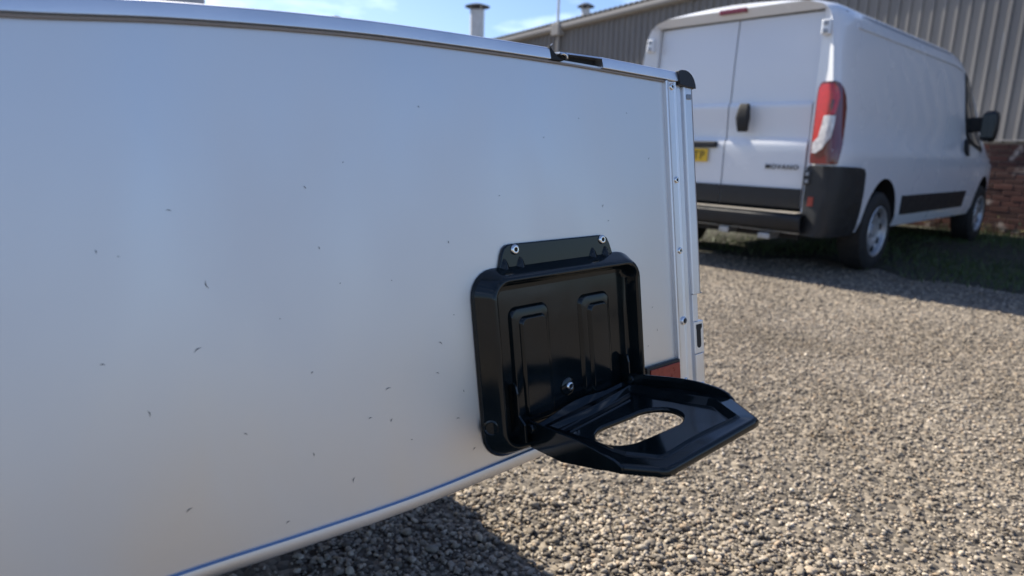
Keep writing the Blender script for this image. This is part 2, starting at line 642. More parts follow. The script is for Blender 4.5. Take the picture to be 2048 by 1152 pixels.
tag(link('grass', me), 'short patchy grass growing beneath and beside the white van', 'grass', kind='stuff')

# weeds with pale leaves at the foot of the brick wall
V, F = [], []
for i in range(150):
    y = random.uniform(-3.0, 1.2)
    x = 4.75 + .09 * (y + 1) - random.uniform(.04, .5)
    z = random.uniform(.02, .26)
    s_ = random.uniform(.012, .035)
    d = Vector((random.gauss(0, 1), random.gauss(0, 1), random.gauss(0, .6))).normalized()
    e_ = d.cross(Vector((0, 0, 1))).normalized()
    c_ = Vector((x, y, z))
    o_ = len(V)
    V += [c_ - d * s_, c_ + e_ * s_ * .6, c_ + d * s_, c_ - e_ * s_ * .6, Vector((x, y, 0.005)), Vector((x + .004, y, 0.005))]
    F += [(o_, o_ + 1, o_ + 2, o_ + 3), (o_, o_ + 4, o_ + 5)]
tag(mesh('weeds', V, F, M_WEED), 'pale leafy weeds at the foot of the red brick wall', 'weeds', kind='stuff')

# ------------------------------------------------------------------ shed
SH = empty('shed', (4.75, -1.0, 0), -math.atan(.09))
tag(SH, 'long shed with grey ribbed cladding above a red brick base', 'shed')
# local: y along the wall, x into the shed


def eave(yl):
    return 3.847 - .039 * (yl - 1.0 - 5.88)


Y0, Y1 = -9.0, 27.0
BT = 1.25
# mortar backing, brick courses in front where they can be seen
wall = box('brick_base', .012, .25, Y0, Y1, 0, BT, M_MORTAR, SH)
vB, fB = box_vf(-.05, .05, -.1075, .1075, -.0325, .0325)
bme = bpy.data.meshes.new('brick')
bme.from_pydata(vB, [], fB)
bmx = bmesh.new()
bmx.from_mesh(bme)
bmesh.ops.recalc_face_normals(bmx, faces=bmx.faces)
bmesh.ops.bevel(bmx, geom=bmx.edges[:], offset=.004, segments=1, affect='EDGES')
bmx.to_mesh(bme)
bmx.free()
bme.materials.append(M_BRICK)
rows = int(BT / .075)
for r_ in range(rows):
    for c_ in range(15):
        y = -1.75 + c_ * .225 + (.1125 if r_ % 2 else 0)
        o = bpy.data.objects.new('brick', bme)
        COL.objects.link(o)
        o.parent = wall
        o.location = (.05 + random.uniform(-.004, .003), y, .04 + r_ * .075)
        o.rotation_euler = (random.uniform(-.008, .008), 0, random.uniform(-.01, .01))
# the rest of the brick face, too far along to be seen singly
V, F = [], []
for r_ in range(rows):
    ys = [Y0 + .11 + k_ * .225 + (.1125 if r_ % 2 else 0) for k_ in range(int((Y1 - Y0) / .225) - 1)]
    for y in ys:
        if -1.95 < y < 1.80:
            continue
        v, f = box_vf(0, .05, y - .1075, y + .1075, .0075 + r_ * .075, .0725 + r_ * .075)
        o_ = len(V)
        V += v
        F += [tuple(i + o_ for i in q) for q in f]
tag(mesh('brickwork', V, F, M_BRICK, wall), kind='stuff')

# cladding sheets, one metre each, ribs pressed outwards
PITCH = .156
prof = [(0, 0), (.092, 0), (.104, -.034), (.142, -.034), (.156, 0)]


def clad_sheet(y0, y1):
    ys, xs = [], []
    k_ = math.ceil(y0 / PITCH - 1e-6)
    nR = int(round((y1 - y0) / PITCH))
    for q in range(nR):
        for dy, dx in prof[:-1]:
            ys.append(y0 + q * PITCH + dy)
            xs.append(dx)
    ys.append(y0 + nR * PITCH)
    xs.append(0)
    V, F = [], []
    for i, (x, y) in enumerate(zip(xs, ys)):
        V.append((x + .005, y, BT - .03))
        V.append((x + .005, y, eave(y) - .02))
    for i in range(len(xs) - 1):
        F.append((2 * i, 2 * i + 2, 2 * i + 3, 2 * i + 1))
    return V, F


SW = PITCH * 6
y = Y0
k_ = 0
while y + SW <= Y1 + .01:
    V, F = clad_sheet(y, y + SW)
    V = [(q[0] - (.003 if k_ % 2 else 0), q[1] - (.002 if k_ % 2 else 0), q[2]) for q in V]
    mesh('cladding_sheet', V, F, M_CLAD, SH)
    y += SW
    k_ += 1
YE = y
# flashing between brick and cladding
mesh('drip_flashing', *box_vf(-.05, .05, Y0, YE, BT - .005, BT + .012), M_GUTTER, SH)
# back, ends and inner wall so that the shed is closed
box('end_wall', .1, 9.0, Y0 - .1, Y0 - .002, 0, 4.3, M_CLAD, SH)
box('end_wall', .1, 9.0, YE + .002, YE + .1, 0, 3.0, M_CLAD, SH)
box('rear_wall', 9.0, 9.1, Y0 - .1, YE + .1, 0, 3.2, M_CLAD, SH)


def sweep_y(name, prof_, m, parent, smooth=False, solid=0):
    rings = []
    for yy in (Y0 - .15, YE + .15):
        rings.append([(px, yy, eave(yy) + pz) for px, pz in prof_])
    v_, f_ = rings_vf(rings, False)
    return mesh(name, v_, f_, m, parent, smooth, solid=solid)


sweep_y('gutter', [(-.16, .02), (-.165, -.05), (-.15, -.09), (-.11, -.11), (-.07, -.09), (-.055, -.05), (-.05, .02)], M_GUTTER, SH, solid=.004)
sweep_y('fascia', [(-.045, .06), (-.045, -.12), (-.02, -.12), (-.02, .06)], M_GUTTER, SH)
# corrugated roof with a wavy front edge
V, F = [], []
nY = int((YE - Y0) / .0365)
for i in range(nY + 1):
    yy = Y0 - .1 + (YE - Y0 + .2) * i / nY
    wv = .022 * math.sin(i * math.pi / 2)
    for px, pz in ((-.10, .05), (-.10, .065), (4.5, .70), (9.05, .05)):
        V.append((px, yy, eave(yy) + pz + wv + .02))
for i in range(nY):
    for j in range(3):
        a_ = i * 4 + j
        F.append((a_, a_ + 1, a_ + 5, a_ + 4))
mesh('roof_sheet', V, F, M_ROOF, SH)
# downpipe and hopper
yd = 9.15
lathe('downpipe', [(.045, 0), (.045, 3.5)], (0, 0, 1), (-.10, yd, .1), M_GUTTER, SH, N=12)
box('hopper', -.22, -.03, yd - .13, yd + .13, eave(yd) - .22, eave(yd) + .03, M_GUTTER, SH, bevel=.01)

# flues, mast on the shed roof


def flue(px, py, z0, zs, ztop, r_, rc, label):
    o = empty('roof_flue', (px, py, z0))
    tag(o, label, 'flue', 'flues above the shed')
    lathe('pipe', [(r_ * 1.25, 0), (r_ * 1.25, .12), (r_, .14), (r_, zs - z0), (r_ * .8, zs - z0)], (0, 0, 1), (0, 0, 0), M_FLUE, o, N=24)
    lathe('cap', [(.001, ztop - z0), (rc * .45, ztop - z0 - .02), (rc * 1.1, ztop - z0 - .085), (rc * 1.1, ztop - z0 - .105), (rc * .9, ztop - z0 - .10), (.001, ztop - z0 - .04)], (0, 0, 1), (0, 0, 0), M_FLUECAP, o, N=24)
    for k_ in range(3):
        t = 2 * math.pi * k_ / 3 + .4
        x, y = math.cos(t) * r_ * .95, math.sin(t) * r_ * .95
        box('strut', x - .012, x + .012, y - .012, y + .012, zs - z0 - .05, ztop - z0 - .08, M_FLUE, o)
    return o


flue(6.62, 12.47, 3.55, 4.80, 4.99, .205, .33, 'wide grey flue with dark cowl rising behind the trailer rail')
flue(6.61, 8.32, 3.80, 4.32, 4.47, .10, .19, 'slim grey flue with flat cap on the shed roof edge')
flue(5.98, 5.95, 3.85, 4.55, 4.70, .12, .22, 'short stubby flue cut by the picture top above the van')
flue(8.07, 23.5, 3.20, 5.98, 6.16, .14, .20, 'dark cowl tip just peeping over the trailer rail')
ms = empty('mast', (5.50, 8.18, 3.6))
tag(ms, 'thin upright grey mast pole fixed at the shed eave', 'mast')
lathe('pole', [(.03, 0), (.03, 3.2), (.001, 3.21)], (0, 0, 1), (0, 0, 0), M_FLUE, ms, N=12)
box('bracket', -.12, .10, -.06, .06, .12, .18, M_STEEL, ms)

gb = empty('grey_building', (3.2, 25.6, 0), R(20))
tag(gb, 'tall plain grey building glimpsed above the trailer rail', 'building')
box('wall', -9.0, .4, 0, 8, 0, 7.2, M_RENDER, gb)
box('roof', -9.2, .6, -.2, 8.2, 7.2, 7.45, M_ROOF, gb)
for k_ in range(5):
    wv = box('window', -8.0 + k_ * 1.7, -7.0 + k_ * 1.7, -.03, .05, 3.2, 4.4, M_GLASS, gb)
    box('sill', -8.1 + k_ * 1.7, -6.9 + k_ * 1.7, -.12, .02, 3.12, 3.195, M_GUTTER, wv)

# ------------------------------------------------------------------ white van (origin on the ground under its rear axle)
VAN = empty('delivery_van', (0, 0, 0))
tag(VAN, 'white panel van with black bumpers parked nose-in to the shed', 'van')
WB = 3.45
WZ = [(.36, .955), (.45, .985), (.70, 1.0), (.95, 1.0), (1.03, .995), (1.09, .965), (1.30, .955), (1.50, .935), (1.75, .905), (1.90, .882), (1.98, .862), (2.035, .835), (2.075, .78), (2.11, .66), (2.135, .45), (2.15, .2), (2.155, 0)]


def wid(z):
    zs = [q[0] for q in WZ]
    return float(np.interp(z, zs, [q[1] for q in WZ]))


def wf(X):
    return float(np.interp(X, [-1.0, -.985, -.95, -.88, -.75, 3.3, 3.8, 4.15, 4.35, 4.42], [.94, .957, .973, .988, 1, 1, .965, .88, .74, .55]))


def top(X):
    return float(np.interp(X, [-1.0, -.9, 1.9, 2.25, 2.6, 3.0, 3.4, 3.75, 4.15, 4.38, 4.42], [2.14, 2.155, 2.155, 2.12, 1.99, 1.73, 1.44, 1.22, 1.10, .92, .80]))


def sec(X, z):
    """map template z to the station's roof height"""
    H = top(X)
    if z <= .9:
        return z
    return .9 + (z - .9) * (H - .9) / (2.155 - .9) if H > .9 else min(z, H) * 1.0


XS = [-1.0, -.985, -.95, -.88, -.75, -.5, 0, .5, 1, 1.5, 1.9, 2.1, 2.25, 2.45, 2.6, 2.8, 3.0, 3.2, 3.4, 3.6, 3.8, 4.0, 4.15, 4.28, 4.35, 4.42]


def ring(X):
    half = [(wid(z) * wf(X), sec(X, z)) for z, _ in WZ]
    return [(X, y, z) for y, z in half] + [(X, -y, z) for y, z in reversed(half[:-1])]


rings = [ring(X) for X in XS]
# rear pillars fold in to the door opening
r0 = rings[0]
crest = [(-1.020, y * .992, min(z, 2.10)) for _, y, z in r0]
openg = [(-.966, max(-.728, min(.728, y)), max(.52, min(2.035, z))) for _, y, z in r0]
openi = [(-.90, p[1], p[2]) for p in openg]
allr = [openi, openg, crest] + rings
v, f = rings_vf(allr, True, True, True)
body = mesh('body', v, f, M_VAN, VAN, smooth=True, angle=32)
# wheel arches
for X in (0, WB):
    for s_ in (-1, 1):
        vv, ff = rings_vf([[(X + .415 * math.cos(2 * math.pi * i / 40), yy, .34 + (.455 if math.sin(2 * math.pi * i / 40) > 0 else .46) * math.sin(2 * math.pi * i / 40)) for i in range(40)] for yy in (.72 * s_, 1.2 * s_)], True, True, True)
        me = bpy.data.meshes.new('cut')
        me.from_pydata(vv, [], ff)
        me.materials.append(M_UNDER)
        bmx = bmesh.new()
        bmx.from_mesh(me)
        bmesh.ops.recalc_face_normals(bmx, faces=bmx.faces)
        bmx.to_mesh(me)
        bmx.free()
        co = bpy.data.objects.new('cut', me)
        COL.objects.link(co)
        md = body.modifiers.new('arch', 'BOOLEAN')
        md.operation = 'DIFFERENCE'
        md.object = co
        md.solver = 'EXACT'
        md.material_mode = 'TRANSFER'
dg = bpy.context.evaluated_depsgraph_get()
nm = bpy.data.meshes.new_from_object(body.evaluated_get(dg))
body.modifiers.clear()
body.data = nm
for o in [q for q in COL.objects if q.name.startswith('cut')]:
    bpy.data.objects.remove(o)
nm.polygons.foreach_set('use_smooth', [True] * len(nm.polygons))
nm.set_sharp_from_angle(angle=R(32))
# dark inside of the body seen through arches and below
boxes('underbody', [(-.9, 4.2, -.70, .70, .30, .62), (-.4, .4, -.71, .71, .55, .9), (WB - .4, WB + .4, -.71, .71, .5, .9), (.42, WB - .42, -.9, .9, .345, .42), (-.93, -.42, -.88, .88, .37, .46)], M_UNDER, VAN)


def spt(X, z, off, s_=-1):
    """point on the flank, off outwards"""
    return (X, s_ * (wid(z) * wf(X) + off), sec(X, z))


def slab(name, front, back, m, parent, smooth=True, angle=40):
    """closed slab between two equal grids of points"""
    nr, nc = len(front), len(front[0])
    V_ = [p for r_ in front for p in r_] + [p for r_ in back for p in r_]
    F_ = []
    N_ = nr * nc
    for i in range(nr - 1):
        for j in range(nc - 1):
            a_ = i * nc + j
            F_.append((a_, a_ + 1, a_ + nc + 1, a_ + nc))
            F_.append((N_ + a_, N_ + a_ + nc, N_ + a_ + nc + 1, N_ + a_ + 1))
    rim = [j for j in range(nc)] + [i * nc + nc - 1 for i in range(1, nr)] + [(nr - 1) * nc + j for j in range(nc - 2, -1, -1)] + [i * nc for i in range(nr - 2, 0, -1)]
    for k_ in range(len(rim)):
        p_, q_ = rim[k_], rim[(k_ + 1) % len(rim)]
        F_.append((p_, q_, q_ + N_, p_ + N_))
    return mesh(name, V_, F_, m, parent, smooth, angle=angle)


def flank(name, outline, m, off=.004, s_=-1, parent=VAN, solid=.004):
    """patch on the flank from an outline given as rows: (z, X0, X1)"""
    nX = 8

    def grid(o_):
        return [[spt(x0 + (x1 - x0) * i / nX, z, o_, s_) for i in range(nX + 1)] for z, x0, x1 in outline]
    return slab(name, grid(off), grid(off - solid), m, parent)


for s_ in (-1, 1):
    flank('side_moulding', [(.465, .52, 2.58), (.54, .505, 2.60), (.638, .49, 2.64)], M_VANPLASTIC, .012, s_, solid=.012)
    # front door glass with black surround
    dw = flank('door_window', [(1.20, 2.55, 3.20), (1.28, 2.42, 3.22), (1.45, 2.36, 3.08), (1.70, 2.34, 2.86), (1.88, 2.33, 2.64), (1.955, 2.36, 2.52)], M_RUBBER, .006, s_)
    flank('pane', [(1.25, 2.60, 3.15), (1.32, 2.47, 3.14), (1.47, 2.41, 3.02), (1.70, 2.39, 2.80), (1.86, 2.38, 2.60), (1.92, 2.40, 2.50)], M_GLASS, .009, s_, parent=dw)
    hd = flank('door_handle', [(1.03, 2.42, 2.47), (1.06, 2.40, 2.49), (1.19, 2.40, 2.49), (1.22, 2.42, 2.47)], M_RUBBER, .03, s_, solid=.028)
    # door shut lines and the pressed panel line below the roof
    flank('shut_line', [(.5, 2.288, 2.294), (.9, 2.288, 2.294), (1.3, 2.288, 2.294), (1.9, 2.288, 2.294)], M_RUBBER, .0015, s_, solid=.001)
    flank('roof_gutter_line', [(2.015, -.85, 2.2), (2.025, -.85, 2.2)], M_ALUDARK, .002, s_, solid=.001)
    flank('panel_swage', [(1.915, -.70, 2.25), (1.93, -.70, 2.25), (1.945, -.70, 2.25)], M_VAN, .010, s_, solid=.01)

# wheels
for X in (0, WB):
    for s_ in (-1, 1):
        yc = s_ * .885
        ax = (0, s_, 0)
        wh = lathe('wheel', [(.20, -.10), (.30, -.108), (.335, -.085), (.342, -.04), (.342, .04), (.335, .085), (.305, .108), (.255, .112), (.215, .105), (.20, .09)], ax, (X, yc, .342), M_TYRE, VAN, N=48)
        rim = lathe('rim', [(.222, .102), (.212, .112), (.200, .105), (.192, .07), (.175, .06), (.13, .078), (.105, .075), (.085, .055), (.06, .052), (.055, .085), (.001, .09)], ax, (X, yc, .342), M_RIM, wh, N=48)
        for q in range(8):
            t = 2 * math.pi * q / 8 + .2
            cx, cz = X + .158 * math.cos(t), .342 + .158 * math.sin(t)
            lathe('vent_hole', [(.029, .060), (.029, .0790), (.001, .0792)], ax, (cx, yc, cz), M_HOLE, wh, N=10)

# rear doors


def dx(z):
    return float(np.interp(z, [.55, .60, .98, 1.04, 1.065, 1.09, 1.335, 1.355, 1.374, 1.40, 1.70, 2.025], [-.985, -.992, -.999, -.998, -.990, -.975, -.986, -.990, -.964, -.962, -.956, -.935]))


def dcurve(y):
    return .018 * (abs(y) / .74) ** 2


ZD = [.555, .60, .72, .85, .98, 1.03, 1.045, 1.065, 1.085, 1.11, 1.2, 1.32, 1.343, 1.36, 1.374, 1.388, 1.42, 1.55, 1.7, 1.85, 1.98, 2.024]
SEAM = -.035
doors = []
for y0, y1 in ((SEAM - .006, -.719), (SEAM + .006, .719)):
    rs = []
    for z in ZD:
        row = []
        for i in range(9):
            y = y0 + (y1 - y0) * i / 8
            row.append((dx(z) + dcurve(y), y, z))
        rs.append(row)
    dr = slab('rear_door', rs, [[(p[0] + .03, p[1], p[2]) for p in row] for row in rs], M_VAN, VAN)
    doors.append(dr)
    rs = []
    for z in (.556, .6, .65, .706):
        rs.append([(dx(z) + dcurve(y0 + (y1 - y0) * i / 8) - .012, y0 + (y1 - y0) * i / 8, z) for i in range(9)])
    slab('lower_cladding', rs, [[(p[0] + .0115, p[1], p[2]) for p in row] for row in rs], M_VANPLASTIC, dr)
right_door, left_door = doors
box('door_gap', -.915, -.902, -.744, .744, .53, 2.032, M_UNDER, VAN)
# rear handle on the right door
hv = [[(-1.045 + .012 * abs(i - 2) ** 1.5 / 2, -.212 + sx * .058 * (1 - .16 * abs(i - 2)), 1.145 + .0525 * i) for sx in (-1, -.5, .5, 1)] for i in range(5)]
v_, f_ = rings_vf(hv, False)
mesh('door_handle', v_, f_, M_RUBBER, right_door, True, solid=-.04, bevel=.008)
# lettering on the door
tcu = bpy.data.curves.new('badge', 'FONT')
tcu.body = 'MOVANO'
tcu.size = .054
tcu.offset = .0006
tcu.extrude = .003
tcu.space_character = 1.22
to = bpy.data.objects.new('badge', tcu)
COL.objects.link(to)
dg = bpy.context.evaluated_depsgraph_get()
tme = bpy.data.meshes.new_from_object(to.evaluated_get(dg))
bpy.data.objects.remove(to)
tme.materials.clear()
bd = link('badge', tme, M_BADGE, right_door)
bd.matrix_local = Matrix.Translation((-.9985, -.412, .853)) @ Matrix(((0, 0, -1), (-1, 0, 0), (0, 1, 0))).to_4x4()
# number plate panel on the left door
pl = box('number_plate', -1.022, -1.012, .105, .625, .89, 1.0, M_YELLOW, left_door, bevel=.003)
tcu = bpy.data.curves.new('plate_letters', 'FONT')
tcu.body = 'TP'
tcu.size = .098
tcu.extrude = .001
tcu.space_character = 1.1
tcu.align_x = 'RIGHT'
to = bpy.data.objects.new('plate_letters', tcu)
COL.objects.link(to)
dg = bpy.context.evaluated_depsgraph_get()
tme = bpy.data.meshes.new_from_object(to.evaluated_get(dg))
bpy.data.objects.remove(to)
tme.materials.clear()
pt = link('plate_letters', tme, M_HOLE, pl)
pt.matrix_local = Matrix.Translation((-1.0235, .13, .911)) @ Matrix(((0, 0, -1), (-1, 0, 0), (0, 1, 0))).to_4x4()
box('plate_lamp_bar', -1.04, -.99, .03, .70, 1.01, 1.062, M_VANPLASTIC, left_door, bevel=.01)
# hinges
for s_ in (-1, 1):
    for z in (1.89, .80):
        h_ = box('hinge', -1.035, -.99, s_ * .775 - .035, s_ * .775 + .035, z - .055, z + .055, M_VAN if z > 1 else M_VANPLASTIC, VAN, bevel=.012)
        for q in (-.028, .028):
            box('hinge_pin', -1.045, -1.03, s_ * .775 - .014, s_ * .775 + .014, z + q - .014, z + q + .014, M_ALUDARK, h_)
# high brake light
bl = box('high_brake_light', -1.030, -.99, -.130, .110, 2.070, 2.108, M_HIGHLENS, VAN, bevel=.008)

# corner path round the right and left rear corner at height z


def corner(z, t, off, s_):
    w0 = wid(z)
    pts = [(-.99, .765), (-1.020, .992 * .94 * w0), (-1.0, .94 * w0), (-.985, .957 * w0), (-.95, .973 * w0), (-.88, .988 * w0), (-.75, w0), (-.45, w0)]
    d_ = [0]
    for i in range(1, len(pts)):
        d_.append(d_[-1] + math.dist(pts[i], pts[i - 1]))
    def at(u_):
        return np.array([np.interp(u_, d_, [q[0] for q in pts]), np.interp(u_, d_, [q[1] for q in pts])])
    u_ = t
    p = at(u_)
    tg = at(min(u_ + .02, d_[-1])) - at(max(u_ - .02, 0))
    tg /= np.linalg.norm(tg)
    nrm = np.array([-tg[1], tg[0]])
    p = p + nrm * off
    return (p[0], s_ * p[1], z)


def corner_patch(name, rows_, m, off, s_, parent, solid, nU=12):
    def grid(o_):
        return [[corner(z, t0 + (t1 - t0) * i / nU, o_, s_) for i in range(nU + 1)] for z, t0, t1 in rows_]
    return slab(name, grid(off), grid(off - solid), m, parent)


for s_ in (-1, 1):
    tl = corner_patch('tail_light', [(.905, .005, .215), (.95, .0, .225), (1.05, .0, .24), (1.2, .0, .255), (1.32, .0, .255), (1.40, .0, .235), (1.46, .005, .20), (1.495, .02, .16), (1.505, .04, .13)], M_DARKREDLENS, .016, s_, VAN, .02)
    corner_patch('red_lens', [(1.07, .012, .055), (1.15, .012, .07), (1.22, .012, .085), (1.27, .012, .15), (1.40, .012, .17), (1.46, .016, .15), (1.487, .04, .12)], M_REDLENS, .021, s_, tl, .004)
    corner_patch('clear_lens', [(.985, .014, .05), (1.02, .014, .10), (1.06, .014, .125), (1.10, .055, .14), (1.2, .075, .15), (1.26, .085, .15)], M_CLEARLENS, .025, s_, tl, .004)
    bc = corner_patch('bumper_corner', [(.352, .0, .58), (.40, -.0, .63), (.55, .0, .645), (.70, .0, .65), (.84, .0, .64), (.875, .0, .60), (.885, .01, .50), (.893, .02, .2)], M_VANPLASTIC, .032, s_, VAN, .03, nU=20)
    corner_patch('rear_reflector', [(.585, .04, .085), (.655, .04, .085)], M_REFLECT, .036, s_, bc, .005, nU=3)
# bumper bar with step
bp_ = [(-.98, .36), (-1.06, .37), (-1.10, .40), (-1.115, .455), (-1.115, .495), (-1.10, .512), (-.985, .520)]
mesh('rear_bumper', *rings_vf([[(px, yy, pz) for px, pz in bp_] for yy in (-.79, -.4, 0, .4, .79)], False), M_VANPLASTIC, VAN, True, solid=.01, angle=35)
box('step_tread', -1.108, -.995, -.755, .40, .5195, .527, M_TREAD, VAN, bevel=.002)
box('tow_bracket', -1.08, -.9, -.55, -.45, .30, .345, M_STEEL, VAN, bevel=.006)
box('exhaust_end', -1.06, -.9, -.18, -.09, .31, .36, M_STEEL, VAN, bevel=.006)
box('mudflap_plate', -.98, -.55, -.95, -.62, .352, .364, M_STEEL, VAN, bevel=.003)
# mirrors
for s_ in (-1, 1):
    mi = []
    for k_, (dz, hw, dp) in enumerate([(-.165, .05, .05), (-.14, .072, .075), (-.04, .084, .085), (.09, .08, .085), (.14, .066, .07), (.16, .035, .04)]):
        cx, cy, cz = 2.66, s_ * 1.115, 1.345 + dz
        mi.append([(cx + dp * math.cos(2 * math.pi * i / 16), cy + hw * math.sin(2 * math.pi * i / 16), cz) for i in range(16)])
    mo = loft('door_mirror', mi, M_BLACKPLASTIC, VAN, True, True, True)
    box('mirror_glass', 2.565, 2.572, s_ * 1.115 - .06, s_ * 1.115 + .06, 1.22, 1.47, M_GLASS, mo, bevel=.003)
    ya, yb = sorted((s_ * .93, s_ * 1.05))
    box('mirror_arm', 2.64, 2.76, ya, yb, 1.28, 1.44, M_BLACKPLASTIC, mo, bevel=.015)
# windscreen, bonnet grille, headlights (turned to the wall)
rs = []
for X in (2.32, 2.6, 2.9, 3.2, 3.5, 3.7):
    H = top(X)
    rs.append([(X - .01 - .03 * abs(t_) ** 3, t_ * .74, H + .008 - .06 * t_ * t_) for t_ in (-1, -.6, -.2, .2, .6, 1)])
mesh('windscreen', *rings_vf(rs, False), M_GLASS, VAN, True, solid=-.006)
box('front_bumper', 4.30, 4.46, -.78, .78, .30, .62, M_VANPLASTIC, VAN, bevel=.04)
for s_ in (-1, 1):
    ya, yb = sorted((s_ * .60, s_ * .84))
    box('headlight', 4.12, 4.33, ya, yb, .86, 1.02, M_CLEARLENS, VAN, bevel=.03)
box('grille', 4.37, 4.435, -.5, .5, .66, .82, M_VANPLASTIC, VAN, bevel=.02)

# ------------------------------------------------------------------ trailer
TS = 1.3
q2 = Vector((-5.5301695, -2.5730832, 0.6880644))
ta = Vector((0.9961309, -0.0850378, 0.0221778))
tu = Vector((-0.0098366, 0.1428848, 0.9896904))
tn = Vector((-0.0873299, -0.9860794, 0.1414955))
org = CAM + (q2 - CAM) * TS
B = Matrix((ta, -tn, tu)).transposed()
TMW = Matrix.Translation(org) @ (B * TS).to_4x4()
TR = empty('box_trailer', mw=TMW)
tag(TR, 'silver aluminium box trailer with a black fold-down step on its side', 'trailer')
# local frame: x rearwards along the side, y into the trailer, z up the side
TOPC = [(-2.4, .3375), (-1.3, .3375), (-.85, .3370), (-.65, .3385), (-.55, .3415), (-.463, .3478), (-.348, .3516), (-.25, .3507), (-.144, .348), (-.07, .3445), (0, .341), (.06, .338)]
BOTC = [(-2.4, .002), (-.75, .002), (-.5, 0), (-.42, -.003), (-.33, -.0050), (-.24, -.0022), (-.19, .0), (-.1, .0055), (0, .0095), (.06, .0105)]


def ht(a_):
    return crom(TOPC, a_)


def hb(a_):
    return crom(BOTC, a_)


AX = [-2.3, -1.9, -1.5, -1.2, -1.0, -.85] + list(np.linspace(-.75, 0.0, 46))
rows_ = []
for a_ in AX:
    rows_.append([(a_, 0.0, hb(a_) + (ht(a_) + .002 - hb(a_)) * j / 6) for j in range(7)])
v_, f_ = rings_vf(rows_, False)
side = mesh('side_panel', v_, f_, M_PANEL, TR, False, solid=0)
md = side.modifiers.new('solid', 'SOLIDIFY')
md.thickness = .014
md.offset = 0
side.location = (0, .0072, 0)


def sweep(name, prof_, a0, a1, fn, m, smooth=True, angle=35, close=True, n_=None, cap=True, parent=TR):
    n_ = n_ or max(2, int(abs(a1 - a0) / .012))
    rs_ = []
    for i in range(n_ + 1):
        a_ = a0 + (a1 - a0) * i / n_
        rs_.append([(a_, py, fn(a_) + pz) for py, pz in prof_])
    v_, f_ = rings_vf(rs_, close, cap, cap)
    return mesh(name, v_, f_, m, parent, smooth, angle=angle)


RAIL = [(.0, .0002), (-.0038, .0001), (-.0044, .0005), (-.0045, .0014), (-.0032, .0088), (-.0025, .0100), (-.0012, .0108), (.002, .0112), (.010, .0115), (.017, .0112), (.0205, .009), (.021, .004), (.021, -.004), (.015, -.004)]
NL, NR = -.1526, -.0925
sweep('top_rail', RAIL, -2.3, NL - .006, ht, M_ALU, angle=18)
sweep('top_rail', RAIL, NR, .0205, ht, M_ALU, angle=18)
# thin shadow gap bead below the rail
sweep('rail_bead', [(-.0022, -.0022), (-.0022, -.0006), (.002, -.0006), (.002, -.0022)], -2.3, .0, ht, M_BEAD, smooth=False)
# latch slot: torn edge on the left, opening's shade put in as a dark block, thin strip above
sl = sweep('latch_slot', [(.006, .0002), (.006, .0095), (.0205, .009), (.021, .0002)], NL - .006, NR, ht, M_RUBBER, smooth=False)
sweep('slot_strip', [(-.0034, .0086), (-.0026, .0102), (.004, .0112), (.010, .0112), (.010, .0098), (-.001, .0086)], NL + .0065, NR, lambda a_: ht(a_) - .0022 * (NR - a_) / (NR - NL), M_ALU, smooth=False, parent=sl)
lip = []
for t_ in np.linspace(0, 1, 9):
    a_ = NL - .006 + .014 * t_
    z_ = ht(a_) + .0122 * (1 - t_) ** 1.6
    lip.append([(a_, -.0056 + .002 * (1 - t_), ht(a_)), (a_, -.0056 + .002 * (1 - t_), max(z_, ht(a_) + .0004)), (a_ + .001, .012, max(z_, ht(a_) + .0004)), (a_ + .001, .012, ht(a_))])
v_, f_ = rings_vf(lip, True, True, True)
mesh('torn_edge', v_, f_, M_RUBBER, sl, False)
hk = []
for t_ in np.linspace(-.2, 2.4, 12):
    c_ = (NL + .0105 + .0042 * math.cos(t_), -.0045, ht(NL) + .0028 + .0040 * math.sin(t_) * .9)
    hw = .0009 * math.sin((t_ + .35) / 2.9 * math.pi) + .0002
    hk.append([(c_[0] + hw * math.cos(t_) * q + 0, c_[1] + y_, c_[2] + hw * math.sin(t_) * q) for q, y_ in ((-1, 0), (1, 0), (1, .003), (-1, .003))])
v_, f_ = rings_vf(hk, True, True, True)
mesh('hook', v_, f_, M_CHROME, sl, True)
mesh('bright_burr', [(NL - .006, -.003, ht(NL) + .0122), (NL - .0035, -.0035, ht(NL) + .0138), (NL - .001, -.003, ht(NL) + .0148), (NL - .0025, -.002, ht(NL) + .0128), (NL - .005, .002, ht(NL) + .0126)], [(0, 1, 3), (1, 2, 3), (0, 3, 4)], M_CHROME, sl)
# black end cap, domed at the rear
cp = [(.0200, -.0025), (.0200, .0118), (.0245, .0128), (.031, .0128), (.036, .0115), (.041, .0085), (.0445, .0045), (.0468, -.001), (.0474, -.0055), (.034, -.0046)]
zc = ht(.03)
v_, f_ = rings_vf([[(x, yy, zc + z * (1.0 if yy < .01 else .95)) for x, z in cp] for yy in (-.0064, -.006, .005, .022)], True, True, True)
mesh('end_cap', v_, f_, M_BLACKPLASTIC, TR, False, bevel=.0012)

# rear corner post: extruded profile (x along the side, y depth)
PP = [(.0, .004), (.0, -.0034), (.0012, -.0044), (.0042, -.0040), (.0060, -.0020), (.0068, -.0014), (.0160, -.0014), (.0172, -.0026), (.0186, -.0026), (.0198, -.0012), (.0262, -.0012), (.0272, .0016), (.0292, .0022), (.0302, -.0024), (.0312, -.0036), (.0420, -.0036), (.0450, -.0026), (.0472, -.0004), (.0484, .003), (.0486, .02), (.040, .026), (.0, .018)]
PI = [p for p in PP if p[0] < .0305] + [(.0300, .02)]


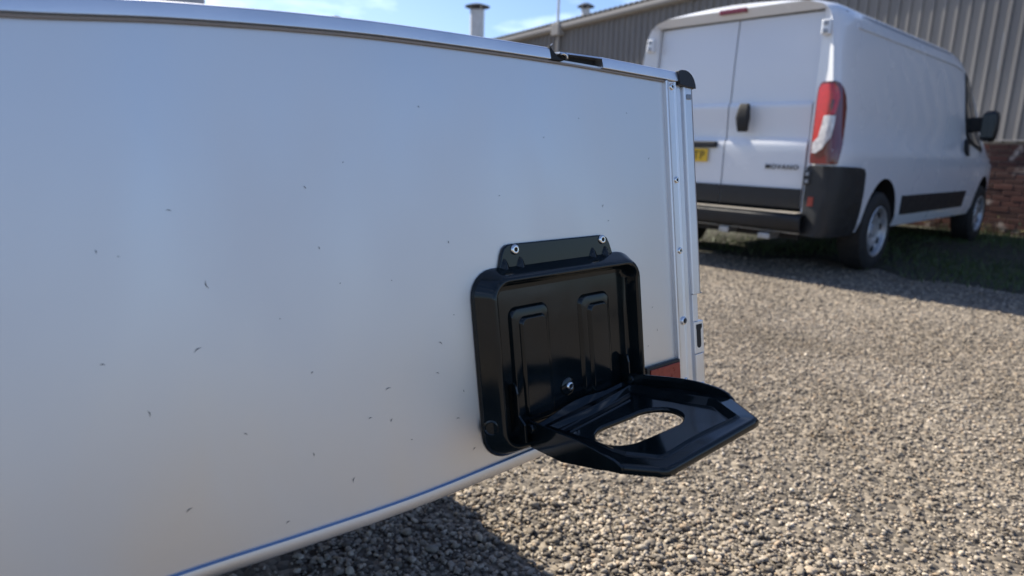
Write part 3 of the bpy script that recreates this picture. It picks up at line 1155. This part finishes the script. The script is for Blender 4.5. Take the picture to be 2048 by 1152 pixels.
def post_piece(name, prof_, z0, z1, m=M_ALU, parent=TR):
    rs_ = [[(x, y_, z_) for x, y_ in prof_] for z_ in (z0, z1)]
    v_, f_ = rings_vf(rs_, True, True, True)
    return mesh(name, v_, f_, m, parent, False, bevel=.0004)


ZP = ht(.01) - .0004
PLOW = -.006
inner = [(x, y_) for x, y_ in PP[:14]] + [(.0299, .022), (.0, .018)]
outer = [(.0302, .018), (.0302, -.0024), (.0312, -.0036), (.0420, -.0036), (.0450, -.0026), (.0472, -.0004), (.0484, .003), (.0486, .018)]
po = post_piece('corner_post', inner, PLOW, ZP)
post_piece('post_flange', outer, .110, ZP - .003, parent=po)
post_piece('post_flange', [(.0302, .018), (.0302, -.0010), (.0312, -.0018), (.040, -.0018), (.0405, .018)], .079, .1096, parent=po)
kp = post_piece('keeper_plate', [(.0302, .018), (.0302, -.0020), (.0312, -.0030), (.0468, -.0030), (.0480, .0), (.0480, .018)], .0425, .0788, parent=po)
post_piece('post_flange', [(.0302, .018), (.0302, -.0024), (.0312, -.0036), (.0440, -.0036), (.0480, -.0018), (.0500, .003), (.0500, .018)], PLOW, .0420, parent=po)
# keyhole slot in the keeper plate, rubbing block in the notch
sp_ = []
for x, z in [(.0340, .0715), (.0340, .0755), (.0440, .0755), (.0440, .0715), (.0415, .069), (.0415, .053)] + [(.038 + .0035 * math.cos(R(-d_)), .0525 + .004 * math.sin(R(-d_))) for d_ in range(0, 181, 30)] + [(.0345, .069)]:
    sp_.append((x, z))
v_, f_ = rings_vf([[(x, y_, z) for x, z in sp_] for y_ in (-.0034, .002)], True, True, True)
mesh('keyhole_slot', v_, f_, M_HOLE, kp, False)
post_piece('notch_edge', [(.0300, .01), (.0300, -.0030), (.0470, -.0030), (.0470, .01)], .1096, .1112, M_ALUDARK, po)
box('foot_cap', .020, .0515, -.004, .022, PLOW - .006, PLOW - .0002, M_BLACKPLASTIC, po, bevel=.002)


def rivet(parent, x, z, r_, y_=-.0014, hole=.42, m=M_CHROME):
    rv = lathe('rivet', [(r_, 0), (r_ * .98, r_ * .22), (r_ * .82, r_ * .42), (r_ * .6, r_ * .5), (r_ * hole, r_ * .46), (r_ * hole * .9, r_ * .1)], (0, -1, 0), (x, y_, z), m, parent, N=20)
    lathe('rivet_core', [(r_ * hole, r_ * .12), (.0001, r_ * .2)], (0, -1, 0), (x, y_, z), M_HOLE, parent, N=12)
    return rv


for x, z, r_ in ((.0120, .3346, .0036), (.0128, .2370, .0036), (.0133, .1607, .0036), (.0134, .0157, .0036)):
    rivet(po, x, z, r_)
rivet(po, .0138, .0832, .0048, hole=.62, m=M_ALU)
box('post_tab', .0335, .0405, -.0048, -.0030, .322, .3275, M_ALUDARK, po, bevel=.0006)
box('post_tab', .0345, .0425, -.0050, -.0030, .004, .0085, M_ALU, po, bevel=.0006)

# bottom flange, blue film edge
FL = [(.006, .0005), (-.0016, .0005), (-.0019, -.0015), (-.0019, -.0072), (-.0012, -.0086), (.001, -.0094), (.006, -.0094)]
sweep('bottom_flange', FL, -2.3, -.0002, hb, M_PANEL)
sweep('blue_film_edge', [(-.0020, .0005), (-.0021, .0014), (.001, .0014), (.001, .0005)], -2.3, -.0002, hb, M_BLUE, smooth=False)

# red side reflector
rf = box('side_reflector', -.0535, .0008, -.0050, -.0004, .004, .0435, M_BLACKPLASTIC, TR, bevel=.0008)
box('lens', -.0490, -.0008, -.0062, -.0046, .006, .0405, M_REFLECT, rf, bevel=.0006)

# small scuffs on the side sheet, at their own places
MARKS = []
for (x, z, s_, an_) in [(-.4870, .2316, .004, 10), (-.4664, .1835, .0055, 20), (-.5295, .1429, .0060, -30), (-.4750, .1420, .0045, 40), (-.4036, .1120, .0045, 25), (-.3480, .0870, .0045, 35),
                        (-.4066, .0530, .0060, -55), (-.4900, .0400, .0035, 20), (-.2970, .1140, .0050, -70), (-.3715, .1730, .0022, 0), (-.3587, .2600, .0030, 30), (-.1270, .2980, .0030, -80), (-.3000, .3020, .0024, 0),
                        (-.5080, .1080, .0035, 20), (-.3950, .2430, .002, 0), (-.3640, .0680, .0040, 15), (-.3420, .0620, .0036, 50), (-.2750, .0700, .0030, 40), (-.3000, .0900, .0040, 25), (-.2600, .0300, .0035, 60),
                        (-.2700, .0180, .0030, 20), (-.4300, .0100, .0040, 30), (-.3800, .0250, .0034, 45), (-.3300, .0420, .0032, 10), (-.4500, .0800, .0036, 15), (-.3300, .1700, .0020, 0), (-.2790, .1950, .0024, 70), (-.2230, .2300, .0020, 0),
                        (-.1000, .2150, .0030, 80), (-.0920, .2000, .0022, 10), (-.0300, .2600, .0022, 0), (-.0350, .1050, .0030, 60), (-.0250, .0800, .0028, 70), (-.0450, .0650, .0022, 0), (-.1700, .2800, .002, 0), (-.0600, .3050, .0022, 20),
                        (-.2800, .1350, .0026, 30), (-.3900, .2000, .0020, 0), (-.2850, .0480, .0045, 20), (-.5200, .2100, .0030, -40), (-.5100, .2060, .0024, 0), (-.4200, .1540, .0022, 10)]:
    MARKS.append((x + random.gauss(0, .002), z, s_ * random.choice((.25, .4, .5, .6)), R(an_ + random.gauss(0, 40))))
V, F = [], []
for x, z, s_, an_ in MARKS:
    o_ = len(V)
    for i in range(7):
        t_ = -1 + 2 * i / 6
        px, pz = t_ * s_, .35 * s_ * (1 - t_ * t_)
        hw = .00030 * (1 - .8 * abs(t_)) * (1 + 60 * s_)
        for q in (-1, 1):
            xx, zz = px, pz + q * hw
            V.append((x + xx * math.cos(an_) - zz * math.sin(an_), -.00015, z + xx * math.sin(an_) + zz * math.cos(an_)))
    for i in range(6):
        F.append((o_ + 2 * i, o_ + 2 * i + 1, o_ + 2 * i + 3, o_ + 2 * i + 2))
tag(mesh('scuff_marks', V, F, M_SCUFF, TR), kind='stuff')

# the rest of the body: far side, ends, floor, chassis, axle, wheels, drawbar
WID = 1.24
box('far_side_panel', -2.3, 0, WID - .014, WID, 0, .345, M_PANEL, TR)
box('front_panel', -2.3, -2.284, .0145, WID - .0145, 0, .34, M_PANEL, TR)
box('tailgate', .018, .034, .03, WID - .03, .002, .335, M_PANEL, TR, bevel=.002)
box('floor', -2.28, .0175, .0145, WID - .0145, -.004, .010, M_PLY, TR)
post_f = box('corner_post', .0, .048, WID - .02, WID + .004, -.006, .345, M_ALU, TR, bevel=.002)
sweep('top_rail', [(WID - .021, 0), (WID - .021, .012), (WID + .005, .012), (WID + .005, 0)], -2.3, .03, lambda a_: .345, M_ALU, n_=2)
boxes('chassis_frame', [(-2.25, .03, .26, .31, -.055, -.006), (-2.25, .03, WID - .31, WID - .26, -.055, -.006), (.005, .045, .03, WID - .02, -.022, -.008), (-1.2, -1.15, .2, WID - .2, -.08, -.01), (-2.25, -2.2, .2, WID - .2, -.08, -.01)], M_STEEL, TR, bevel=.003)
for y_ in (.20, WID - .20):
    box('rear_lamp', .0462, .058, y_ - .05, y_ + .05, -.021, .0015, M_REDLENS, TR, bevel=.003)
# axle and wheels at ground level
inv = TMW.inverted()
for k_, y_ in ((0, .02), (1, WID - .02)):
    pw = TMW @ Vector((-1.12, y_, 0))
    pw.z = .27
    c_ = inv @ pw
    ax = -1 if k_ == 0 else 1
    wh = lathe('wheel', [(.13, -.07), (.21, -.075), (.233, -.05), (.235, 0), (.233, .05), (.21, .075), (.13, .07)], (0, ax, 0), c_, M_TYRE, TR, N=36)
    lathe('rim', [(.14, .066), (.13, .05), (.11, .03), (.07, .045), (.04, .05), (.001, .05)], (0, ax, 0), c_, M_RIM, wh, N=32)
c0 = inv @ Vector(((TMW @ Vector((-1.12, 0, 0))).x, (TMW @ Vector((-1.12, 0, 0))).y, .27))
c1 = inv @ Vector(((TMW @ Vector((-1.12, WID, 0))).x, (TMW @ Vector((-1.12, WID, 0))).y, .27))
lathe('axle', [(.025, .05), (.025, (c1 - c0).length - .05)], c1 - c0, c0, M_STEEL, TR, N=12)
mesh('drawbar', *rings_vf([[(-2.25, WID / 2 - .05, -.09), (-2.25, WID / 2 + .05, -.09), (-2.25, WID / 2 + .05, -.01), (-2.25, WID / 2 - .05, -.01)], [(-3.3, WID / 2 - .03, -.07), (-3.3, WID / 2 + .03, -.07), (-3.3, WID / 2 + .03, -.01), (-3.3, WID / 2 - .03, -.01)]], True, True, True), M_STEEL, TR)
jw = inv @ Vector(((TMW @ Vector((-2.9, WID / 2, 0))).x, (TMW @ Vector((-2.9, WID / 2, 0))).y, .09))
lathe('jockey_wheel', [(.05, -.03), (.085, -.03), (.085, .03), (.05, .03)], (0, 1, 0), jw, M_TYRE, TR, N=24)
lathe('jockey_stem', [(.02, 0), (.02, -jw.z + .08)], (0, 0, 1), jw, M_STEEL, TR, N=12)

# ------------------------------------------------------------------ fold-down step on the side (a part of the trailer)
NN = 6


def rr3(x0, x1, z0, z1, r_, d_):
    return [(x, -d_, z) for x, z in rr(x0, x1, z0, z1, r_, NN)]


RG = [rr3(-.2625, -.0620, .0026, .1690, .024, .0004),
      rr3(-.2622, -.0623, .0030, .1688, .0238, .0022),
      rr3(-.2606, -.0640, .0045, .1676, .0225, .0050),
      rr3(-.2560, -.0690, .0085, .1640, .0195, .0125),
      rr3(-.2536, -.0716, .0108, .1618, .0178, .0175),
      rr3(-.2518, -.0734, .0126, .1602, .0164, .0196),
      rr3(-.2500, -.0752, .0144, .1584, .0150, .0200),
      rr3(-.2484, -.0768, .0158, .1570, .0138, .0194),
      rr3(-.2472, -.0780, .0170, .1558, .0128, .0170),
      rr3(-.2455, -.0797, .0188, .1540, .0112, .0090),
      rr3(-.2440, -.0812, .0204, .1525, .0100, .0058),
      rr3(-.2400, -.0850, .0245, .1485, .0070, .0048)]
v_, f_ = rings_vf(RG, True, False, True)
ST = mesh('folding_step', v_, f_, M_BLACKPAINT, TR, True, angle=50)
ST['label'] = 'black painted fold-down step riveted to the trailer side'
# upper tab
tab = [(-.2345, .160), (-.2320, .1695), (-.2290, .1795), (-.2262, .1850), (-.2222, .1876), (-.2170, .1882), (-.1080, .1874), (-.1030, .1866), (-.0990, .1838), (-.0962, .1785), (-.0935, .1710), (-.0900, .160)]
v_, f_ = rings_vf([[(x, y_, z) for x, z in tab] for y_ in (-.0004, -.0030)], True, True, True)
mesh('mounting_tab', v_, f_, M_BLACKPAINT, ST, False, bevel=.0012, seg=3)
# pressed gussets under the rivets
for x in (-.2265, -.2090, -.1200, -.1030):
    rs_ = []
    for t_ in np.linspace(0, 1, 6):
        hw = .0046 * math.sqrt(max(0, 1 - t_ * t_)) + .0005
        dz = .163 + .0130 * t_
        dd = .0036 * (1 - t_) + .0020
        rs_.append([(x - hw, -.002, dz), (x - hw * .6, -dd - .0015, dz), (x, -dd - .0022, dz), (x + hw * .6, -dd - .0015, dz), (x + hw, -.002, dz)])
    v_, f_ = rings_vf(rs_, False)
    mesh('gusset', v_, f_, M_BLACKPAINT, ST, True)
for x, z in ((-.2145, .1829), (-.1069, .1828)):
    rivet(ST, x, z, .0046, -.0030)
rivet(ST, -.1645, .0500, .0046, -.0070)
lathe('rivet_boss', [(.0085, 0), (.0082, .0014), (.0060, .0022), (.0001, .0022)], (0, -1, 0), (-.1655, -.0048, .0500), M_BLACKPAINT, ST, N=24)
# two stepped pads pressed into the back
for x0, x1 in ((-.2290, -.1830), (-.1460, -.1050)):
    PD = [rr3(x0, x1, .026, .1335, .0085, .0046), rr3(x0 + .0020, x1 - .0020, .028, .1318, .0075, .0076), rr3(x0 + .0030, x1 - .0030, .0290, .1308, .0070, .0082),
          rr3(x0 + .0092, x1 - .0060, .0330, .1245, .0065, .0083), rr3(x0 + .0110, x1 - .0076, .0346, .1229, .0055, .0110), rr3(x0 + .0120, x1 - .0086, .0356, .1219, .0050, .0115)]
    v_, f_ = rings_vf(PD, True, False, True)
    mesh('pressed_pad', v_, f_, M_BLACKPAINT, ST, True, angle=33)
# boss and hinge brackets
lathe('boss', [(.0075, 0), (.0073, .0012), (.0058, .0016), (.0050, .0006), (.0001, .0006)], (-.75, -.66, 0), (-.2578, -.0090, .0345), M_BLACKPAINT, ST, N=20)
for x in (-.2330, -.0925):
    hbk = [(x, -.005, .018), (x, -.005, .066), (x, -.0105, .0690), (x, -.0150, .0665), (x, -.0165, .060), (x, -.0165, .040), (x, -.0240, .034), (x, -.0240, .018)]
    v_, f_ = rings_vf([[(x + q, p[1], p[2]) for p in hbk] for q in (-.0012, .0012)], True, True, True)
    mesh('hinge_bracket', v_, f_, M_BLACKPAINT, ST, False, bevel=.0006)

# tread plate: tilts slightly up to the rear, oblong hole, raised rim, side cheeks


def tz(x, d_):
    return .0215 + .125 * (x + .22)


OUT = [(-.2210, .0170), (-.2260, .0600), (-.2290, .1120), (-.2265, .1270), (-.2150, .1540), (-.2115, .1585), (-.2050, .1600), (-.1140, .1668), (-.1085, .1664), (-.1060, .1625), (-.0850, .1290), (-.0830, .1200), (-.0860, .0700), (-.0960, .0170)]
CX, CY = -.1605, .0900


def ray_poly(poly, t_):
    d_ = (math.cos(t_), math.sin(t_))
    best = None
    for i in range(len(poly)):
        p0_, p1_ = poly[i], poly[(i + 1) % len(poly)]
        ex, ey = p1_[0] - p0_[0], p1_[1] - p0_[1]
        den = d_[0] * ey - d_[1] * ex
        if abs(den) < 1e-12:
            continue
        s1 = ((p0_[0] - CX) * ey - (p0_[1] - CY) * ex) / den
        s2 = ((p0_[0] - CX) * d_[1] - (p0_[1] - CY) * d_[0]) / den
        if s1 > 0 and -1e-6 <= s2 <= 1 + 1e-6 and (best is None or s1 > best):
            best = s1
    return best


SLOT = []
for i in range(13):
    t_ = R(-90 + 180 * i / 12)
    SLOT.append((CX + .0160 + .0232 * math.cos(t_), CY + .0010 + .0238 * math.sin(t_)))
for i in range(13):
    t_ = R(90 + 180 * i / 12)
    SLOT.append((CX - .0170 + .0232 * math.cos(t_), CY - .0055 + .0238 * math.sin(t_)))
TH = sorted(set([2 * math.pi * i / 72 for i in range(72)] + [math.atan2(p[1] - CY, p[0] - CX) % (2 * math.pi) for p in OUT]))


def tring(poly, k_, off, dz):
    """ring at fraction k_ from the hole (0) to the outer edge (1), shifted inwards by off"""
    out = []
    for t_ in TH:
        rs_, ro_ = ray_poly(SLOT, t_), ray_poly(OUT, t_)
        r_ = rs_ + (ro_ - rs_) * k_ - off
        x, d_ = CX + r_ * math.cos(t_), CY + r_ * math.sin(t_)
        out.append((x, -d_, tz(x, d_) + dz))
    return out


TRG = [tring(None, 0, .0002, -.0042), tring(None, 0, 0, -.0016), tring(None, 0, -.0010, -.0004), tring(None, 0, -.0026, 0),
       tring(None, 1, .0205, 0), tring(None, 1, .0192, .0010), tring(None, 1, .0176, .0054), tring(None, 1, .0160, .0062), tring(None, 1, .0146, .0050), tring(None, 1, .0134, .0034),
       tring(None, 1, .0032, .0036), tring(None, 1, .0012, .0028), tring(None, 1, .0, .0006), tring(None, 1, .0, -.0034)]
v_, f_ = rings_vf(TRG, True)
TP = mesh('tread_plate', v_, f_, M_BLACKPAINT, ST, True, solid=.0018, angle=60)
# cheeks, high at the hinge and running out towards the front
for sx, pts in ((-1, [(-.2215, .0140), (-.2235, .0350), (-.2260, .0600), (-.2280, .0900), (-.2292, .1120), (-.2262, .1290)]), (1, [(-.0955, .0140), (-.0915, .0350), (-.0865, .0640), (-.0840, .0900), (-.0828, .1180), (-.0850, .1290)])):
    px_, pd_ = [p[0] for p in pts], [p[1] for p in pts]
    rs_ = []
    for d_ in np.linspace(.014, .129, 18):
        x = float(np.interp(d_, pd_, px_))
        hm = .0120 if sx > 0 else .0122
        bk = .05
        h_ = hm * (math.sqrt(max(0.0, 1 - ((d_ - .072) / .0575) ** 2)) if d_ > .072 else 1 - bk * (.072 - d_) / .058) + .0006
        z0 = tz(x, d_)
        low = -.0120 * (1 - max(0, (d_ - .06) / .075)) if sx < 0 else -.004
        rs_.append([(x - sx * .0012, -d_, z0 + low), (x - sx * .0012, -d_, z0 + h_), (x + sx * .0012, -d_, z0 + h_), (x + sx * .0012, -d_, z0 + low)])
    v_, f_ = rings_vf(rs_, True, True, True)
    mesh('cheek', v_, f_, M_BLACKPAINT, ST, True, bevel=.0006, angle=40)
# ridges across the tread near the hinge
for d_, x0, x1 in ((.0335, -.2030, -.1280), (.0440, -.2020, -.1250)):
    rs_ = []
    for x in np.linspace(x0, x1, 8):
        rs_.append([(x, -d_ + q, tz(x, d_) + h_) for q, h_ in ((-.0026, 0), (-.0012, .0015), (.0012, .0015), (.0026, 0))])
    v_, f_ = rings_vf(rs_, False)
    mesh('ridge', v_, f_, M_BLACKPAINT, ST, True)
# hinge tongue rising behind the tread, pivot pins
rs_ = []
for x in np.linspace(-.2170, -.1000, 10):
    t_ = (x + .2170) / .117
    hh_ = .0050 + .0045 * math.sin(math.pi * min(1, max(0, (t_ - .15) / .6)))
    rs_.append([(x, -.0230, tz(x, .02) - .002), (x, -.0180, tz(x, .02) + .001), (x, -.0150, tz(x, .02) + hh_), (x, -.0135, tz(x, .02) + hh_)])
v_, f_ = rings_vf(rs_, False)
mesh('hinge_tongue', v_, f_, M_BLACKPAINT, ST, True, solid=.0014)
for x, z in ((-.2235, .0275), (-.0945, .0430)):
    lathe('pivot_pin', [(.0001, .0035), (.0035, .0032), (.0045, .0020), (.0045, -.006)], (-1 if x < -.15 else -1, -.15, .1), (x, -.0200, z), M_BLACKPAINT, ST, N=16)

for o in [ST] + list(ST.children):
    if o.name.startswith(('rivet', 'boss', 'pivot')):
        continue
    md = o.modifiers.new('weighted', 'WEIGHTED_NORMAL')
    md.keep_sharp = True
    md.weight = 80
